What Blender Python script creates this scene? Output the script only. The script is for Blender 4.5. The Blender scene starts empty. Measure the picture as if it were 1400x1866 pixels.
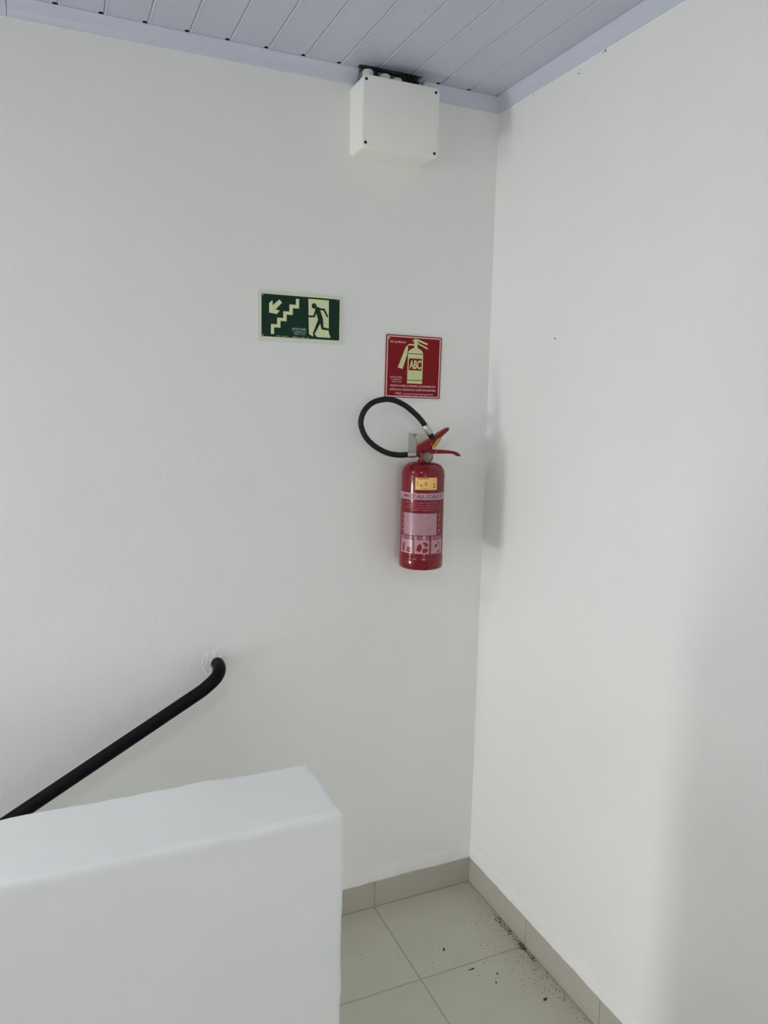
import bpy, bmesh, math, random
from mathutils import Vector, Matrix, noise

# ------------------------------------------------------------------ camera, world, lights, exposure
SC = bpy.context.scene
COL = SC.collection


def look(yaw, pitch, roll, loc):
    cy, sy, cp, sp = math.cos(yaw), math.sin(yaw), math.cos(pitch), math.sin(pitch)
    f = Vector((sy * cp, cy * cp, -sp))
    r = Vector((cy, -sy, 0))
    u = r.cross(f)
    r2 = r * math.cos(roll) + u * math.sin(roll)
    u2 = -r * math.sin(roll) + u * math.cos(roll)
    m = Matrix((r2, u2, -f)).transposed().to_4x4()
    m.translation = loc
    return m


cam_d = bpy.data.cameras.new('camera')
cam_d.sensor_fit = 'VERTICAL'
cam_d.sensor_height = 36.0
cam_d.lens = 1385.6 * 36.0 / 1866.0
cam_d.clip_start = 0.02
cam = bpy.data.objects.new('camera', cam_d)
COL.objects.link(cam)
cam.matrix_world = look(0.41974, 0.147998, 0.019388, Vector((-1.2885, -2.09715, 1.66)))
SC.camera = cam

W = bpy.data.worlds.new('world')
W.use_nodes = True
SC.world = W
bg = W.node_tree.nodes['Background']
bg.inputs['Color'].default_value = (0.75, 0.86, 1.0, 1)
bg.inputs['Strength'].default_value = 0.05


def area(name, loc, direction, sx, sy, power, color):
    d = bpy.data.lights.new(name, 'AREA')
    d.shape = 'RECTANGLE'
    d.size, d.size_y = sx, sy
    d.energy = power
    d.color = color
    o = bpy.data.objects.new(name, d)
    COL.objects.link(o)
    o.location = loc
    o.rotation_euler = Vector(direction).to_track_quat('-Z', 'Y').to_euler()
    return o


# daylight entering through the openings of the place, and an added fill light over the stairs
DAY = (1.0, 1.0, 0.985)
area('stair_low_window_daylight', (-5.28, -0.49, 0.12), (1, 0, 0), 0.56, 0.54, 37, (0.99, 0.995, 1.0))
area('stair_window_daylight', (-5.28, -0.45, 1.52), (1, 0, 0), 0.64, 1.14, 17, (0.99, 0.995, 1.0))
area('hall_window_daylight', (-5.98, -3.3, 1.70), (1, 0, 0), 2.6, 1.3, 32, DAY)
area('front_window_daylight', (-1.5, -5.98, 1.75), (0, 1, 0), 1.5, 1.4, 31, DAY)
area('stair_fill_light', (-3.0, -0.50, 2.50), (0, 0, -1), 1.0, 0.3, 13, (0.97, 1.0, 1.0))  # unseen fill, added to brighten the top of the low wall
area('hall_ceiling_lamp', (-1.7, -2.1, 2.50), (0, 0, -1), 0.6, 0.15, 7, (0.97, 1.0, 1.0))

SC.view_settings.view_transform = 'Standard'
SC.view_settings.look = 'None'
SC.view_settings.exposure = -0.06
SC.view_settings.gamma = 1.0
SC.view_settings.use_curve_mapping = False
SC.cycles.max_bounces = 12
SC.cycles.diffuse_bounces = 8
SC.cycles.use_denoising = True


# ------------------------------------------------------------------ materials
def lin(c):
    return tuple((v / 12.92 if v <= 0.04045 else ((v + 0.055) / 1.055) ** 2.4) for v in c) + (1,)


def mat(name, rgb, rough=0.5, metal=0.0, var=0.03, vscale=30.0, bump=0.0, bscale=200.0, spec=0.5, coat=0.0, detail=4.0, bump2=0.0, b2scale=12.0):
    """rgb is sRGB 0..1; noise varies the colour by var and the height by bump."""
    m = bpy.data.materials.new(name)
    m.use_nodes = True
    nt = m.node_tree
    b = nt.nodes['Principled BSDF']
    b.inputs['Roughness'].default_value = rough
    b.inputs['Metallic'].default_value = metal
    b.inputs['Specular IOR Level'].default_value = spec
    if coat:
        b.inputs['Coat Weight'].default_value = coat
        b.inputs['Coat Roughness'].default_value = 0.035
    tc = nt.nodes.new('ShaderNodeTexCoord')
    n = nt.nodes.new('ShaderNodeTexNoise')
    n.inputs['Scale'].default_value = vscale
    n.inputs['Detail'].default_value = detail
    nt.links.new(tc.outputs['Object'], n.inputs['Vector'])
    r = nt.nodes.new('ShaderNodeValToRGB')
    base = lin(rgb)
    r.color_ramp.elements[0].position = 0.3
    r.color_ramp.elements[1].position = 0.7
    r.color_ramp.elements[0].color = tuple(max(0, v * (1 - var)) for v in base[:3]) + (1,)
    r.color_ramp.elements[1].color = tuple(min(1, v * (1 + var)) for v in base[:3]) + (1,)
    nt.links.new(n.outputs['Fac'], r.inputs['Fac'])
    nt.links.new(r.outputs['Color'], b.inputs['Base Color'])
    last = None
    for (amt, sc) in ((bump, bscale), (bump2, b2scale)):
        if amt:
            n2 = nt.nodes.new('ShaderNodeTexNoise')
            n2.inputs['Scale'].default_value = sc
            n2.inputs['Detail'].default_value = 5
            nt.links.new(tc.outputs['Object'], n2.inputs['Vector'])
            bp = nt.nodes.new('ShaderNodeBump')
            bp.inputs['Strength'].default_value = 1.0
            bp.inputs['Distance'].default_value = amt
            nt.links.new(n2.outputs['Fac'], bp.inputs['Height'])
            if last:
                nt.links.new(last.outputs['Normal'], bp.inputs['Normal'])
            nt.links.new(bp.outputs['Normal'], b.inputs['Normal'])
            last = bp
    return m


M = {
    'wall': mat('white_wall_paint', (0.915, 0.915, 0.905), 0.55, var=0.012, vscale=3, bump=0.0006, bscale=60, spec=0.3, bump2=0.0016, b2scale=9),
    'parapet': mat('white_plaster_paint', (0.925, 0.93, 0.925), 0.5, var=0.015, vscale=5, bump=0.0006, bscale=70, spec=0.35, bump2=0.0015, b2scale=14),
    'pvc': mat('white_plastic_lining', (0.755, 0.775, 0.835), 0.32, var=0.012, vscale=8, spec=0.4),
    'trim': mat('plastic_moulding', (0.78, 0.80, 0.86), 0.3, var=0.012, vscale=10, spec=0.45),
    'void': mat('roof_void_shade', (0.10, 0.10, 0.10), 0.9),  # slab coloured dark to stand in for the unlit void
    'grout': mat('grey_grout', (0.63, 0.62, 0.57), 0.9, var=0.15, vscale=60),
    'tile': mat('beige_porcelain', (0.725, 0.712, 0.655), 0.32, var=0.035, vscale=9, spec=0.4, bump=0.0002, bscale=120),
    'skirt': mat('beige_skirting', (0.70, 0.685, 0.64), 0.35, var=0.03, vscale=9, spec=0.4),
    'box': mat('white_abs', (0.93, 0.928, 0.905), 0.38, var=0.01, vscale=20),
    'screw': mat('dark_screw', (0.07, 0.07, 0.07), 0.5, metal=0.3),
    'cable_and_dark_gap': mat('black_cable_and_gap', (0.05, 0.05, 0.055), 0.5),  # also colours the strip drawn for the dark ceiling gap
    'conduit': mat('white_conduit', (0.80, 0.80, 0.79), 0.4),
    'rail': mat('black_enamel', (0.012, 0.02, 0.04), 0.6, var=0.1, vscale=80, bump=0.0002, bscale=250, spec=0.15),
    'red': mat('red_enamel', (0.455, 0.0, 0.07), 0.09, var=0.05, vscale=25, spec=0.45, coat=0.1),
    'redlever': mat('red_lever_enamel', (0.50, 0.0, 0.065), 0.34, var=0.05, vscale=40, spec=0.35),
    'hose': mat('black_rubber', (0.06, 0.068, 0.075), 0.5, var=0.1, vscale=120, spec=0.3),
    'steel': mat('zinc_steel', (0.72, 0.71, 0.68), 0.35, metal=0.85, var=0.08, vscale=90),
    'brass': mat('dull_brass', (0.42, 0.36, 0.30), 0.4, metal=0.7, var=0.1, vscale=90),
    'dial': mat('gauge_dial', (0.46, 0.37, 0.36), 0.25, var=0.1, vscale=120),
    'dialgreen': mat('gauge_green', (0.40, 0.42, 0.32), 0.3),
    'yellowtag': mat('yellow_seal', (0.68, 0.55, 0.18), 0.4, var=0.1, vscale=80),
    'yellow': mat('yellow_sticker', (0.92, 0.735, 0.42), 0.4, var=0.04, vscale=60),
    'amber': mat('amber_print', (0.74, 0.58, 0.26), 0.5),
    'pink': mat('label_pinkish_white', (0.70, 0.535, 0.585), 0.3, var=0.04, vscale=60, coat=0.15),
    'pinktext': mat('label_print_pale', (0.72, 0.36, 0.43), 0.4),
    'maroon': mat('label_print_dark', (0.36, 0.17, 0.26), 0.45),
    'redprint': mat('label_print_red', (0.50, 0.0, 0.09), 0.4),
    'cream': mat('glow_cream', (0.85, 0.875, 0.69), 0.45, var=0.03, vscale=60),
    'creamdull': mat('glow_cream_border', (0.86, 0.865, 0.81), 0.45, var=0.02, vscale=60),
    'signwhite': mat('sign_board', (0.86, 0.86, 0.855), 0.45, var=0.01, vscale=40),
    'green': mat('sign_green', (0.0, 0.185, 0.12), 0.5, var=0.05, vscale=50, spec=0.25),
    'greentext': mat('sign_small_print', (0.62, 0.72, 0.66), 0.5),
    'signred': mat('sign_red', (0.505, 0.0, 0.055), 0.5, var=0.04, vscale=50, spec=0.25),
    'pinkline': mat('sign_pink_line', (0.88, 0.70, 0.69), 0.45),
    'paletext': mat('sign_pale_print', (0.86, 0.64, 0.66), 0.5),
    'lime': mat('glow_lime', (0.80, 0.84, 0.60), 0.45, var=0.03, vscale=60),
    'bracket': mat('galvanised_bracket', (0.66, 0.66, 0.64), 0.4, metal=0.5, var=0.1, vscale=70),
    'ivory': mat('ivory_plastic', (0.86, 0.85, 0.76), 0.5, var=0.05, vscale=60),
    'dirt': mat('dark_grit', (0.22, 0.20, 0.18), 0.9, var=0.5, vscale=300),
    'leaf': mat('dry_brown_leaf', (0.20, 0.17, 0.13), 0.9, var=0.3, vscale=200),
    'concrete': mat('grey_step', (0.70, 0.69, 0.65), 0.7, var=0.05, vscale=15),
}


# ------------------------------------------------------------------ helpers
def obj(name, bm, m, parent=None, smooth=False, angle=None):
    me = bpy.data.meshes.new(name)
    bmesh.ops.recalc_face_normals(bm, faces=bm.faces[:])
    bm.to_mesh(me)
    bm.free()
    if smooth:
        for p in me.polygons:
            p.use_smooth = True
        if angle:
            me.set_sharp_from_angle(angle=math.radians(angle))
    o = bpy.data.objects.new(name, me)
    o.data.materials.append(M[m])
    COL.objects.link(o)
    if parent is not None:
        o.parent = parent
    return o


def raw(name, verts, faces, m, parent=None, smooth=False, angle=None):
    bm = bmesh.new()
    vs = [bm.verts.new(v) for v in verts]
    for f in faces:
        try:
            bm.faces.new([vs[i] for i in f])
        except ValueError:
            pass
    return obj(name, bm, m, parent, smooth, angle)


def struct(o):
    o['kind'] = 'structure'
    return o


def tag(o, label, cat, group=None):
    o['label'] = label
    o['category'] = cat
    if group:
        o['group'] = group
    return o


def empty(name, loc, label, cat):
    o = bpy.data.objects.new(name, None)
    o.empty_display_size = 0.05
    COL.objects.link(o)
    o.location = loc
    return tag(o, label, cat)


def add_box(bm, lo, hi, bev=0.0, seg=2):
    r = bmesh.ops.create_cube(bm, size=1)
    s = [hi[i] - lo[i] for i in range(3)]
    c = [(hi[i] + lo[i]) / 2 for i in range(3)]
    for v in r['verts']:
        v.co = Vector((v.co.x * s[0] + c[0], v.co.y * s[1] + c[1], v.co.z * s[2] + c[2]))
    if bev:
        es = list({e for v in r['verts'] for e in v.link_edges})
        bmesh.ops.bevel(bm, geom=es, offset=bev, segments=seg, affect='EDGES', profile=0.5)
    return bm


def boxes(*bs, bev=0.0, seg=2):
    bm = bmesh.new()
    for lo, hi in bs:
        add_box(bm, lo, hi, bev, seg)
    return bm


def tube(bm, pts, rad, n=16, cap=True, round_end=False):
    """sweep a circle along pts; rad a number or one per point"""
    pts = [Vector(p) for p in pts]
    rads = [rad] * len(pts) if not isinstance(rad, (list, tuple)) else rad
    tans = []
    for i in range(len(pts)):
        a, b = pts[max(i - 1, 0)], pts[min(i + 1, len(pts) - 1)]
        tans.append((b - a).normalized())
    ref = Vector((0, 0, 1)) if abs(tans[0].z) < 0.9 else Vector((1, 0, 0))
    nrm = (ref - tans[0] * ref.dot(tans[0])).normalized()
    rings = []
    for i, p in enumerate(pts):
        nrm = (nrm - tans[i] * nrm.dot(tans[i])).normalized()
        bi = tans[i].cross(nrm)
        rings.append([bm.verts.new(p + (nrm * math.cos(2 * math.pi * k / n) + bi * math.sin(2 * math.pi * k / n)) * rads[i]) for k in range(n)])
    for a, b in zip(rings, rings[1:]):
        for k in range(n):
            bm.faces.new((a[k], a[(k + 1) % n], b[(k + 1) % n], b[k]))
    if cap:
        bm.faces.new(rings[0][::-1])
        bm.faces.new(rings[-1])
    return bm


def lathe(bm, prof, c, n=40, axis='z'):
    rings = []
    for r, h in prof:
        ring = []
        for k in range(n):
            a = 2 * math.pi * k / n
            if axis == 'z':
                v = (c[0] + r * math.cos(a), c[1] + r * math.sin(a), c[2] + h)
            else:  # along -y
                v = (c[0] + r * math.cos(a), c[1] - h, c[2] + r * math.sin(a))
            ring.append(bm.verts.new(v))
        rings.append(ring)
    for a, b in zip(rings, rings[1:]):
        for k in range(n):
            bm.faces.new((a[k], a[(k + 1) % n], b[(k + 1) % n], b[k]))
    bm.faces.new(rings[0][::-1])
    bm.faces.new(rings[-1])
    return bm


def smooth_path(pts, sub=6):
    pts = [Vector(p) for p in pts]
    out = []
    for i in range(len(pts) - 1):
        p0, p1, p2, p3 = pts[max(i - 1, 0)], pts[i], pts[i + 1], pts[min(i + 2, len(pts) - 1)]
        for s in range(sub):
            t = s / sub
            out.append(0.5 * ((2 * p1) + (-p0 + p2) * t + (2 * p0 - 5 * p1 + 4 * p2 - p3) * t * t + (-p0 + 3 * p1 - 3 * p2 + p3) * t ** 3))
    out.append(pts[-1])
    return out


def poly_prism(bm, pts, y0, y1):
    """2-D (x, z) outline extruded between two y planes"""
    a = [bm.verts.new((x, y0, z)) for x, z in pts]
    b = [bm.verts.new((x, y1, z)) for x, z in pts]
    f1, f2 = bm.faces.new(a), bm.faces.new(b[::-1])
    n = len(pts)
    for i in range(n):
        bm.faces.new((a[i], b[i], b[(i + 1) % n], a[(i + 1) % n]))
    f1.normal_update()
    f2.normal_update()
    bmesh.ops.triangulate(bm, faces=[f1, f2])
    return bm


def prism(pts, y0, y1):
    return poly_prism(bmesh.new(), pts, y0, y1)


def rrect(x0, z0, x1, z1, r, n=4):
    out = []
    for cx, cz, a0 in ((x1 - r, z1 - r, 0), (x0 + r, z1 - r, 90), (x0 + r, z0 + r, 180), (x1 - r, z0 + r, 270)):
        for k in range(n + 1):
            a = math.radians(a0 + 90 * k / n)
            out.append((cx + r * math.cos(a), cz + r * math.sin(a)))
    return out


def frame_bm(o, i, y0, y1):
    """ring between two outlines with the same point count"""
    bm = bmesh.new()
    n = len(o)
    q = [[bm.verts.new((x, y, z)) for x, z in ring] for ring, y in ((o, y0), (i, y0), (i, y1), (o, y1))]
    for k in range(n):
        j = (k + 1) % n
        for a, b in ((0, 1), (1, 2), (2, 3), (3, 0)):
            bm.faces.new((q[a][k], q[a][j], q[b][j], q[b][k]))
    return bm


def text_polys(body, bold=0.0, res=2, spacing=1.0):
    """glyph outlines as triangles in a unit box: list of verts (u, v in 0..1), faces, aspect"""
    cu = bpy.data.curves.new('glyphs', 'FONT')
    cu.body = body
    cu.resolution_u = res
    cu.offset = bold
    cu.space_character = spacing
    o = bpy.data.objects.new('glyphs', cu)
    COL.objects.link(o)
    dg = bpy.context.evaluated_depsgraph_get()
    me = bpy.data.meshes.new_from_object(o.evaluated_get(dg))
    vs = [(v.co.x, v.co.y) for v in me.vertices]
    fs = [tuple(p.vertices) for p in me.polygons]
    bpy.data.objects.remove(o)
    bpy.data.curves.remove(cu)
    bpy.data.meshes.remove(me)
    x0, x1 = min(v[0] for v in vs), max(v[0] for v in vs)
    y0, y1 = min(v[1] for v in vs), max(v[1] for v in vs)
    return [((x - x0) / (x1 - x0), (y - y0) / (y1 - y0)) for x, y in vs], fs, (x1 - x0) / (y1 - y0)


def add_text(bm, body, u0, v0, u1, v1, place, bold=0.0, res=2, spacing=1.0):
    vs, fs, _ = text_polys(body, bold, res, spacing)
    vv = [bm.verts.new(place(u0 + (u1 - u0) * a, v0 + (v1 - v0) * b)) for a, b in vs]
    for f in fs:
        try:
            bm.faces.new([vv[i] for i in f])
        except ValueError:
            pass


# ------------------------------------------------------------------ setting
ZC = 2.552      # ceiling underside
ZT = 2.514      # lower edge of the ceiling moulding
LX, FY = -6.0, -6.0
WELL = -0.83    # front edge of the stairwell
STAIR_X = -0.96


def wall_grid(name, us, vs, place, amp, m='wall'):
    verts, faces = [], []
    for i, u in enumerate(us):
        for j, v in enumerate(vs):
            verts.append(place(u, v, amp * noise.noise(Vector((u * 3.1, v * 3.1, 1.7 if name == 'wall_back' else 8.2)))))
    nv = len(vs)
    for i in range(len(us) - 1):
        for j in range(nv - 1):
            faces.append((i * nv + j, (i + 1) * nv + j, (i + 1) * nv + j + 1, i * nv + j + 1))
    return raw(name, verts, faces, m, None, True)


def steps(a, b, n):
    return [a + (b - a) * i / n for i in range(n + 1)]


# back wall and right wall: thin waviness of hand-laid plaster, a solid body behind
bx_us = steps(LX, -1.6, 20) + steps(-1.6, 0.0, 40)[1:]
wb = wall_grid('wall_back', bx_us, steps(-1.75, 0, 12) + steps(0, 2.9, 70)[1:], lambda u, v, d: (u, d if u < -0.02 else 0, v), 0.0012)
struct(wb)
wr = wall_grid('wall_right', steps(FY, -2.0, 20) + steps(-2.0, 0.0, 50)[1:], steps(-0.02, 2.9, 70), lambda u, v, d: (d if u < -0.02 else 0, u, v), 0.0012)
struct(wr)
struct(obj('wall_back_outer', boxes(((LX, 0.012, -1.75), (0.15, 0.15, 2.9))), 'wall'))
struct(obj('wall_right_outer', boxes(((0.012, FY, -0.3), (0.15, 0.012, 2.9))), 'wall'))
# left wall with the stair window and the hall window, front wall with its window
struct(obj('wall_left', boxes(
    ((LX - 0.15, FY, -0.3), (LX, -4.65, 2.9)), ((LX - 0.15, -1.95, -0.3), (LX, 0.0, 2.9)),
    ((LX - 0.15, -4.65, -0.3), (LX, -1.95, 1.0)), ((LX - 0.15, -4.65, 2.4), (LX, -1.95, 2.9))), 'wall'))
WX = -5.3      # wall at the end of the stair landing, with a low and a high window
struct(obj('wall_stair', boxes(
    ((WX - 0.15, WELL, -1.75), (WX, 0.0, -0.16)), ((WX - 0.15, WELL, 0.40), (WX, 0.0, 0.95)),
    ((WX - 0.15, WELL, 2.10), (WX, 0.0, 2.9)),
    ((WX - 0.15, WELL, -0.16), (WX, -0.78, 0.40)), ((WX - 0.15, -0.20, -0.16), (WX, 0.0, 0.40)),
    ((WX - 0.15, WELL, 0.95), (WX, -0.78, 2.10)), ((WX - 0.15, -0.12, 0.95), (WX, 0.0, 2.10))), 'wall'))
struct(obj('wall_front', boxes(
    ((LX, FY - 0.15, -0.3), (-2.3, FY, 2.9)), ((-0.7, FY - 0.15, -0.3), (0.0, FY, 2.9)),
    ((-2.3, FY - 0.15, -0.3), (-0.7, FY, 1.0)), ((-2.3, FY - 0.15, 2.5), (-0.7, FY, 2.9))), 'wall'))
struct(obj('wall_inner', boxes(((LX, WELL - 0.12, -1.75), (STAIR_X, WELL, -0.16))), 'wall'))

# low plastered wall between hall and stairs
def plaster_block(name, xs, ys, zs, r, amp, m):
    lo = Vector((xs[0], ys[0], zs[0]))
    hi = Vector((xs[-1], ys[-1], zs[-1]))
    index, verts, faces = {}, [], []

    def vid(x, y, z):
        k = (round(x, 5), round(y, 5), round(z, 5))
        if k not in index:
            p = Vector((x, y, z))
            q = Vector([min(max(p[i], lo[i] + r), hi[i] - r) for i in range(3)])
            if z <= zs[0] + r:
                q.z = z
            d = p - q
            p2 = q + (d.normalized() * r if d.length > 1e-6 else d)
            nn = d.normalized() if d.length > 1e-6 else Vector((0, 0, 0))
            edge = sum(1 for i in range(3) if abs(d[i]) > 1e-6)
            if z > zs[0] + 0.01:
                p2 += nn * (amp * noise.noise(p * 6.0) + amp * (0.85 if edge > 1 else 0.3) * noise.noise(p * 19.0 + Vector((2, 5, 1))) + amp * (0.4 if edge > 1 else 0.12) * noise.noise(p * 55.0))
            index[k] = len(verts)
            verts.append(p2)
        return index[k]

    def sheet(a, b, f):
        for i in range(len(a) - 1):
            for j in range(len(b) - 1):
                faces.append((vid(*f(a[i], b[j])), vid(*f(a[i + 1], b[j])), vid(*f(a[i + 1], b[j + 1])), vid(*f(a[i], b[j + 1]))))
    for y in (ys[0], ys[-1]):
        sheet(xs, zs, lambda a, b: (a, y, b))
    for x in (xs[0], xs[-1]):
        sheet(ys, zs, lambda a, b: (x, a, b))
    for z in (zs[0], zs[-1]):
        sheet(xs, ys, lambda a, b: (a, b, z))
    return raw(name, verts, faces, m, None, True)


PX1 = -0.862
px = steps(LX, -1.7, 24) + steps(-1.7, PX1 - 0.02, 64)[1:] + [PX1 - 0.012, PX1 - 0.006, PX1]
py = [-1.006, -1.001, -0.995] + steps(-0.985, -0.840, 12) + [-0.829, -0.822, -0.817]
pz = steps(0.0, 0.5, 14) + steps(0.5, 0.955, 34)[1:] + [0.967, 0.975, 0.984]
struct(plaster_block('wall_low', px, py, pz, 0.010, 0.0032, 'parapet'))

# floor slab with tiles, stairs going down behind the low wall
fl = struct(obj('floor', boxes(((LX, FY, -0.16), (0.0, WELL, -0.0018)), ((STAIR_X, WELL, -0.16), (0.0, 0.0, -0.0018))), 'grout'))
TX, TY, GAP = 0.361, 0.3445, 0.0036
_tile_mesh = {}


def tile(x0, x1, y0, y1, z0, z1):
    k = (round(x1 - x0, 4), round(y1 - y0, 4))
    if k not in _tile_mesh:
        w, d = (x1 - x0) / 2, (y1 - y0) / 2
        o = obj('tile', boxes(((-w, -d, z0), (w, d, z1)), bev=0.0012, seg=1), 'tile', fl)
        _tile_mesh[k] = o.data
    else:
        o = bpy.data.objects.new('tile', _tile_mesh[k])
        COL.objects.link(o)
        o.parent = fl
    o.location = ((x0 + x1) / 2, (y0 + y1) / 2, 0)
    return o


for i in range(12):
    for j in range(17):
        x1, x0 = -i * TX - GAP / 2, -(i + 1) * TX + GAP / 2
        y1, y0 = -j * TY - GAP / 2, -(j + 1) * TY + GAP / 2
        if y0 < FY:
            continue
        if y1 > WELL:
            if x1 < STAIR_X:
                if y0 > WELL:
                    continue
                y1 = WELL
            elif x0 < STAIR_X:
                x0 = STAIR_X
        tile(x0, x1, y0, y1, -0.006, 0.0)
for k in range(9):
    z1 = -0.17 * (k + 1)
    obj('step', boxes(((STAIR_X - 0.30 * (k + 1), WELL, z1 - 0.17), (STAIR_X - 0.30 * k, 0.0, z1)), bev=0.004), 'concrete', fl)
struct(obj('floor_lower', boxes(((LX, WELL, -1.75), (STAIR_X - 2.7, 0.0, -1.70))), 'concrete'))

# skirting of cut tiles on both walls
SK = 0.0915
sb = struct(obj('baseboard_back', boxes(((-0.96, -0.0012, 0.0), (0.0, 0.012, SK - 0.001))), 'grout'))
sr = struct(obj('baseboard_right', boxes(((-0.0012, FY, 0.0), (0.012, 0.0, SK - 0.001))), 'grout'))
for i in range(3):
    x1, x0 = -i * TX - 0.0015, max(-(i + 1) * TX + 0.0015, -0.96)
    obj('skirting_tile', boxes(((x0, -0.0030, 0.001), (x1, 0.01, SK)), bev=0.0008, seg=1), 'skirt', sb)
first = None
for j in range(17):
    y1, y0 = -j * TY - 0.0015, -(j + 1) * TY + 0.0015
    if j == 0:
        obj('skirting_tile', boxes(((-0.0030, y0, 0.001), (0.01, -0.0030, SK)), bev=0.0008, seg=1), 'skirt', sr)
        continue
    if first is None:
        first = obj('skirting_tile', boxes(((-0.0030, -TY + 0.003, 0.001), (0.01, 0.0, SK)), bev=0.0008, seg=1), 'skirt', sr)
        o = first
    else:
        o = bpy.data.objects.new('skirting_tile', first.data)
        COL.objects.link(o)
        o.parent = sr
    o.location = (0, y1, 0)


# swollen plaster edge left above the skirting
def lip(name, us, place, parent, seed):
    prof = [(0.0, SK - 0.001), (0.0030, SK - 0.0012), (0.0036, SK + 0.003), (0.0034, SK + 0.012), (0.0027, SK + 0.026), (0.0014, SK + 0.042), (-0.0015, SK + 0.064)]
    verts, faces = [], []
    for u in us:
        for k, (d, z) in enumerate(prof):
            w = 0.0020 * noise.noise(Vector((u * 12, z * 9, seed))) + 0.0013 * noise.noise(Vector((u * 45, z * 40, seed)))
            zz = z + (0.016 * noise.noise(Vector((u * 6, seed, 0))) * k / 6.0)
            if k == 1:
                zz += 0.0018 * noise.noise(Vector((u * 25, seed, 3)))
            verts.append(place(u, d + (w if 0 < k < 6 else 0), zz))
    n = len(prof)
    for i in range(len(us) - 1):
        for k in range(n - 1):
            faces.append((i * n + k, (i + 1) * n + k, (i + 1) * n + k + 1, i * n + k + 1))
    return raw(name, verts, faces, 'wall', parent, True)


lip('plaster_edge', steps(-0.96, 0.0, 90), lambda u, d, z: (u, -d, z), wb, 3.0)
lip('plaster_edge', steps(-3.2, 0.0, 240), lambda u, d, z: (-d, u, z), wr, 9.0)

# ceiling: closed roof void, narrow plastic planks with a groove between them
ce = struct(obj('ceiling', boxes(((LX - 0.15, FY - 0.15, 2.9), (0.15, 0.15, 3.0))), 'void'))
PITCH = 0.1005
X_FIRST = -0.0145


def plank_bm(w, y0, segs, notch):
    """cross-section along x with bevelled edges; segs = [(x0, x1, y_end)] so that a plank may be cut round the box"""
    bm = bmesh.new()
    c, dz, th = 0.0060, 0.0042, 0.0095
    for (xa, xb, ye) in segs:
        left, right = xa <= 1e-6, xb >= w - 1e-6
        prof = []
        if left:   # tongue side: sloping flank that ends in a low rounded bead
            prof += [(0.0, ZC + th), (0.0, ZC + dz), (0.0016, ZC + 0.0016), (0.0036, ZC - 0.0006), (0.0060, ZC - 0.0009), (0.0085, ZC)]
        else:
            prof += [(xa, ZC + th), (xa, ZC)]
        if right:
            prof += [(w - 0.0014, ZC), (w, ZC + 0.0014), (w, ZC + th)]
        else:
            prof += [(xb, ZC), (xb, ZC + th)]
        cuts = [(y0, prof)]
        if right and notch and ye > -0.03:
            n2 = [(x, z) if x < w - c * 0.5 else ((w - 0.0105, z) if z < ZC + 0.006 else (w - 0.0105, z)) for x, z in prof]
            cuts += [(-0.0335, prof), (-0.0325, n2), (ye, n2)]
        else:
            cuts += [(ye, prof)]
        rings = [[bm.verts.new((x, y, z)) for x, z in pr] for y, pr in cuts]
        for a, b in zip(rings, rings[1:]):
            for k in range(len(a)):
                j = (k + 1) % len(a)
                bm.faces.new((a[k], a[j], b[j], b[k]))
        bm.faces.new(rings[0])
        bm.faces.new(rings[-1][::-1])
    return bm


base_plank = None
n_pl = int((LX - X_FIRST) / -PITCH) + 1
YE, YCUT = -0.010, -0.046
for k in range(-1, n_pl):
    x1 = X_FIRST - PITCH * k
    x0 = x1 - PITCH
    if k == -1:
        o = obj('plank', plank_bm(-X_FIRST - 0.0005, FY, [(0, -X_FIRST - 0.0005, YE)], False), 'pvc', ce)
        o.location = (X_FIRST, 0, 0)
        continue
    special = {2: [(0, 0.0375, YCUT), (0.0375, PITCH, YE)], 3: [(0, PITCH, YCUT)], 4: [(0, 0.063, YE), (0.063, PITCH, YCUT)]}.get(k)
    if special:
        o = obj('plank', plank_bm(PITCH - 0.0003, FY, [(a, min(b, PITCH - 0.0003), e) for a, b, e in special], True), 'pvc', ce)
    elif base_plank is None:
        o = base_plank = obj('plank', plank_bm(PITCH - 0.0003, FY, [(0, PITCH - 0.0003, YE)], True), 'pvc', ce)
    else:
        o = bpy.data.objects.new('plank', base_plank.data)
        COL.objects.link(o)
        o.parent = ce
    o.location = (x0, 0, 0)


# ceiling moulding: small cove section swept along the walls
def moulding(name, a, b, axis, cut0=None):
    prof = [(-0.004, ZC), (-0.004, ZT + 0.0), (0.0035, ZT - 0.0005), (0.0055, ZT + 0.0025), (0.0065, ZT + 0.011), (0.0105, ZT + 0.022), (0.0165, ZT + 0.030), (0.0215, ZT + 0.0335), (0.0225, ZC - 0.0005)]
    bm = bmesh.new()
    rings = []
    n = max(2, int(abs(b - a) / 0.1))
    for u in steps(a, b, n):
        ring = []
        for d, z in prof:
            w = 0.0010 * noise.noise(Vector((u * 4, z * 10, 2))) if d > 0.004 else 0
            # mitred at the room corner
            uu = u
            if u == b and b == 0.0:
                uu = -max(d, 0.0)
            ring.append(bm.verts.new((uu, -(d + w), z) if axis == 'x' else (-(d + w), uu, z)))
        rings.append(ring)
    for r0, r1 in zip(rings, rings[1:]):
        for k in range(len(prof)):
            j = (k + 1) % len(prof)
            bm.faces.new((r0[k], r0[j], r1[j], r1[k]))
    bm.faces.new(rings[0])
    bm.faces.new(rings[-1][::-1])
    return struct(obj(name, bm, 'trim', None, True, 40))


moulding('trim_1', -0.262, 0.0, 'x')
moulding('trim_2', -1.328, -0.462, 'x')
moulding('trim_3', LX, -1.3295, 'x')
moulding('trim_4', FY, 0.0, 'y')

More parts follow.
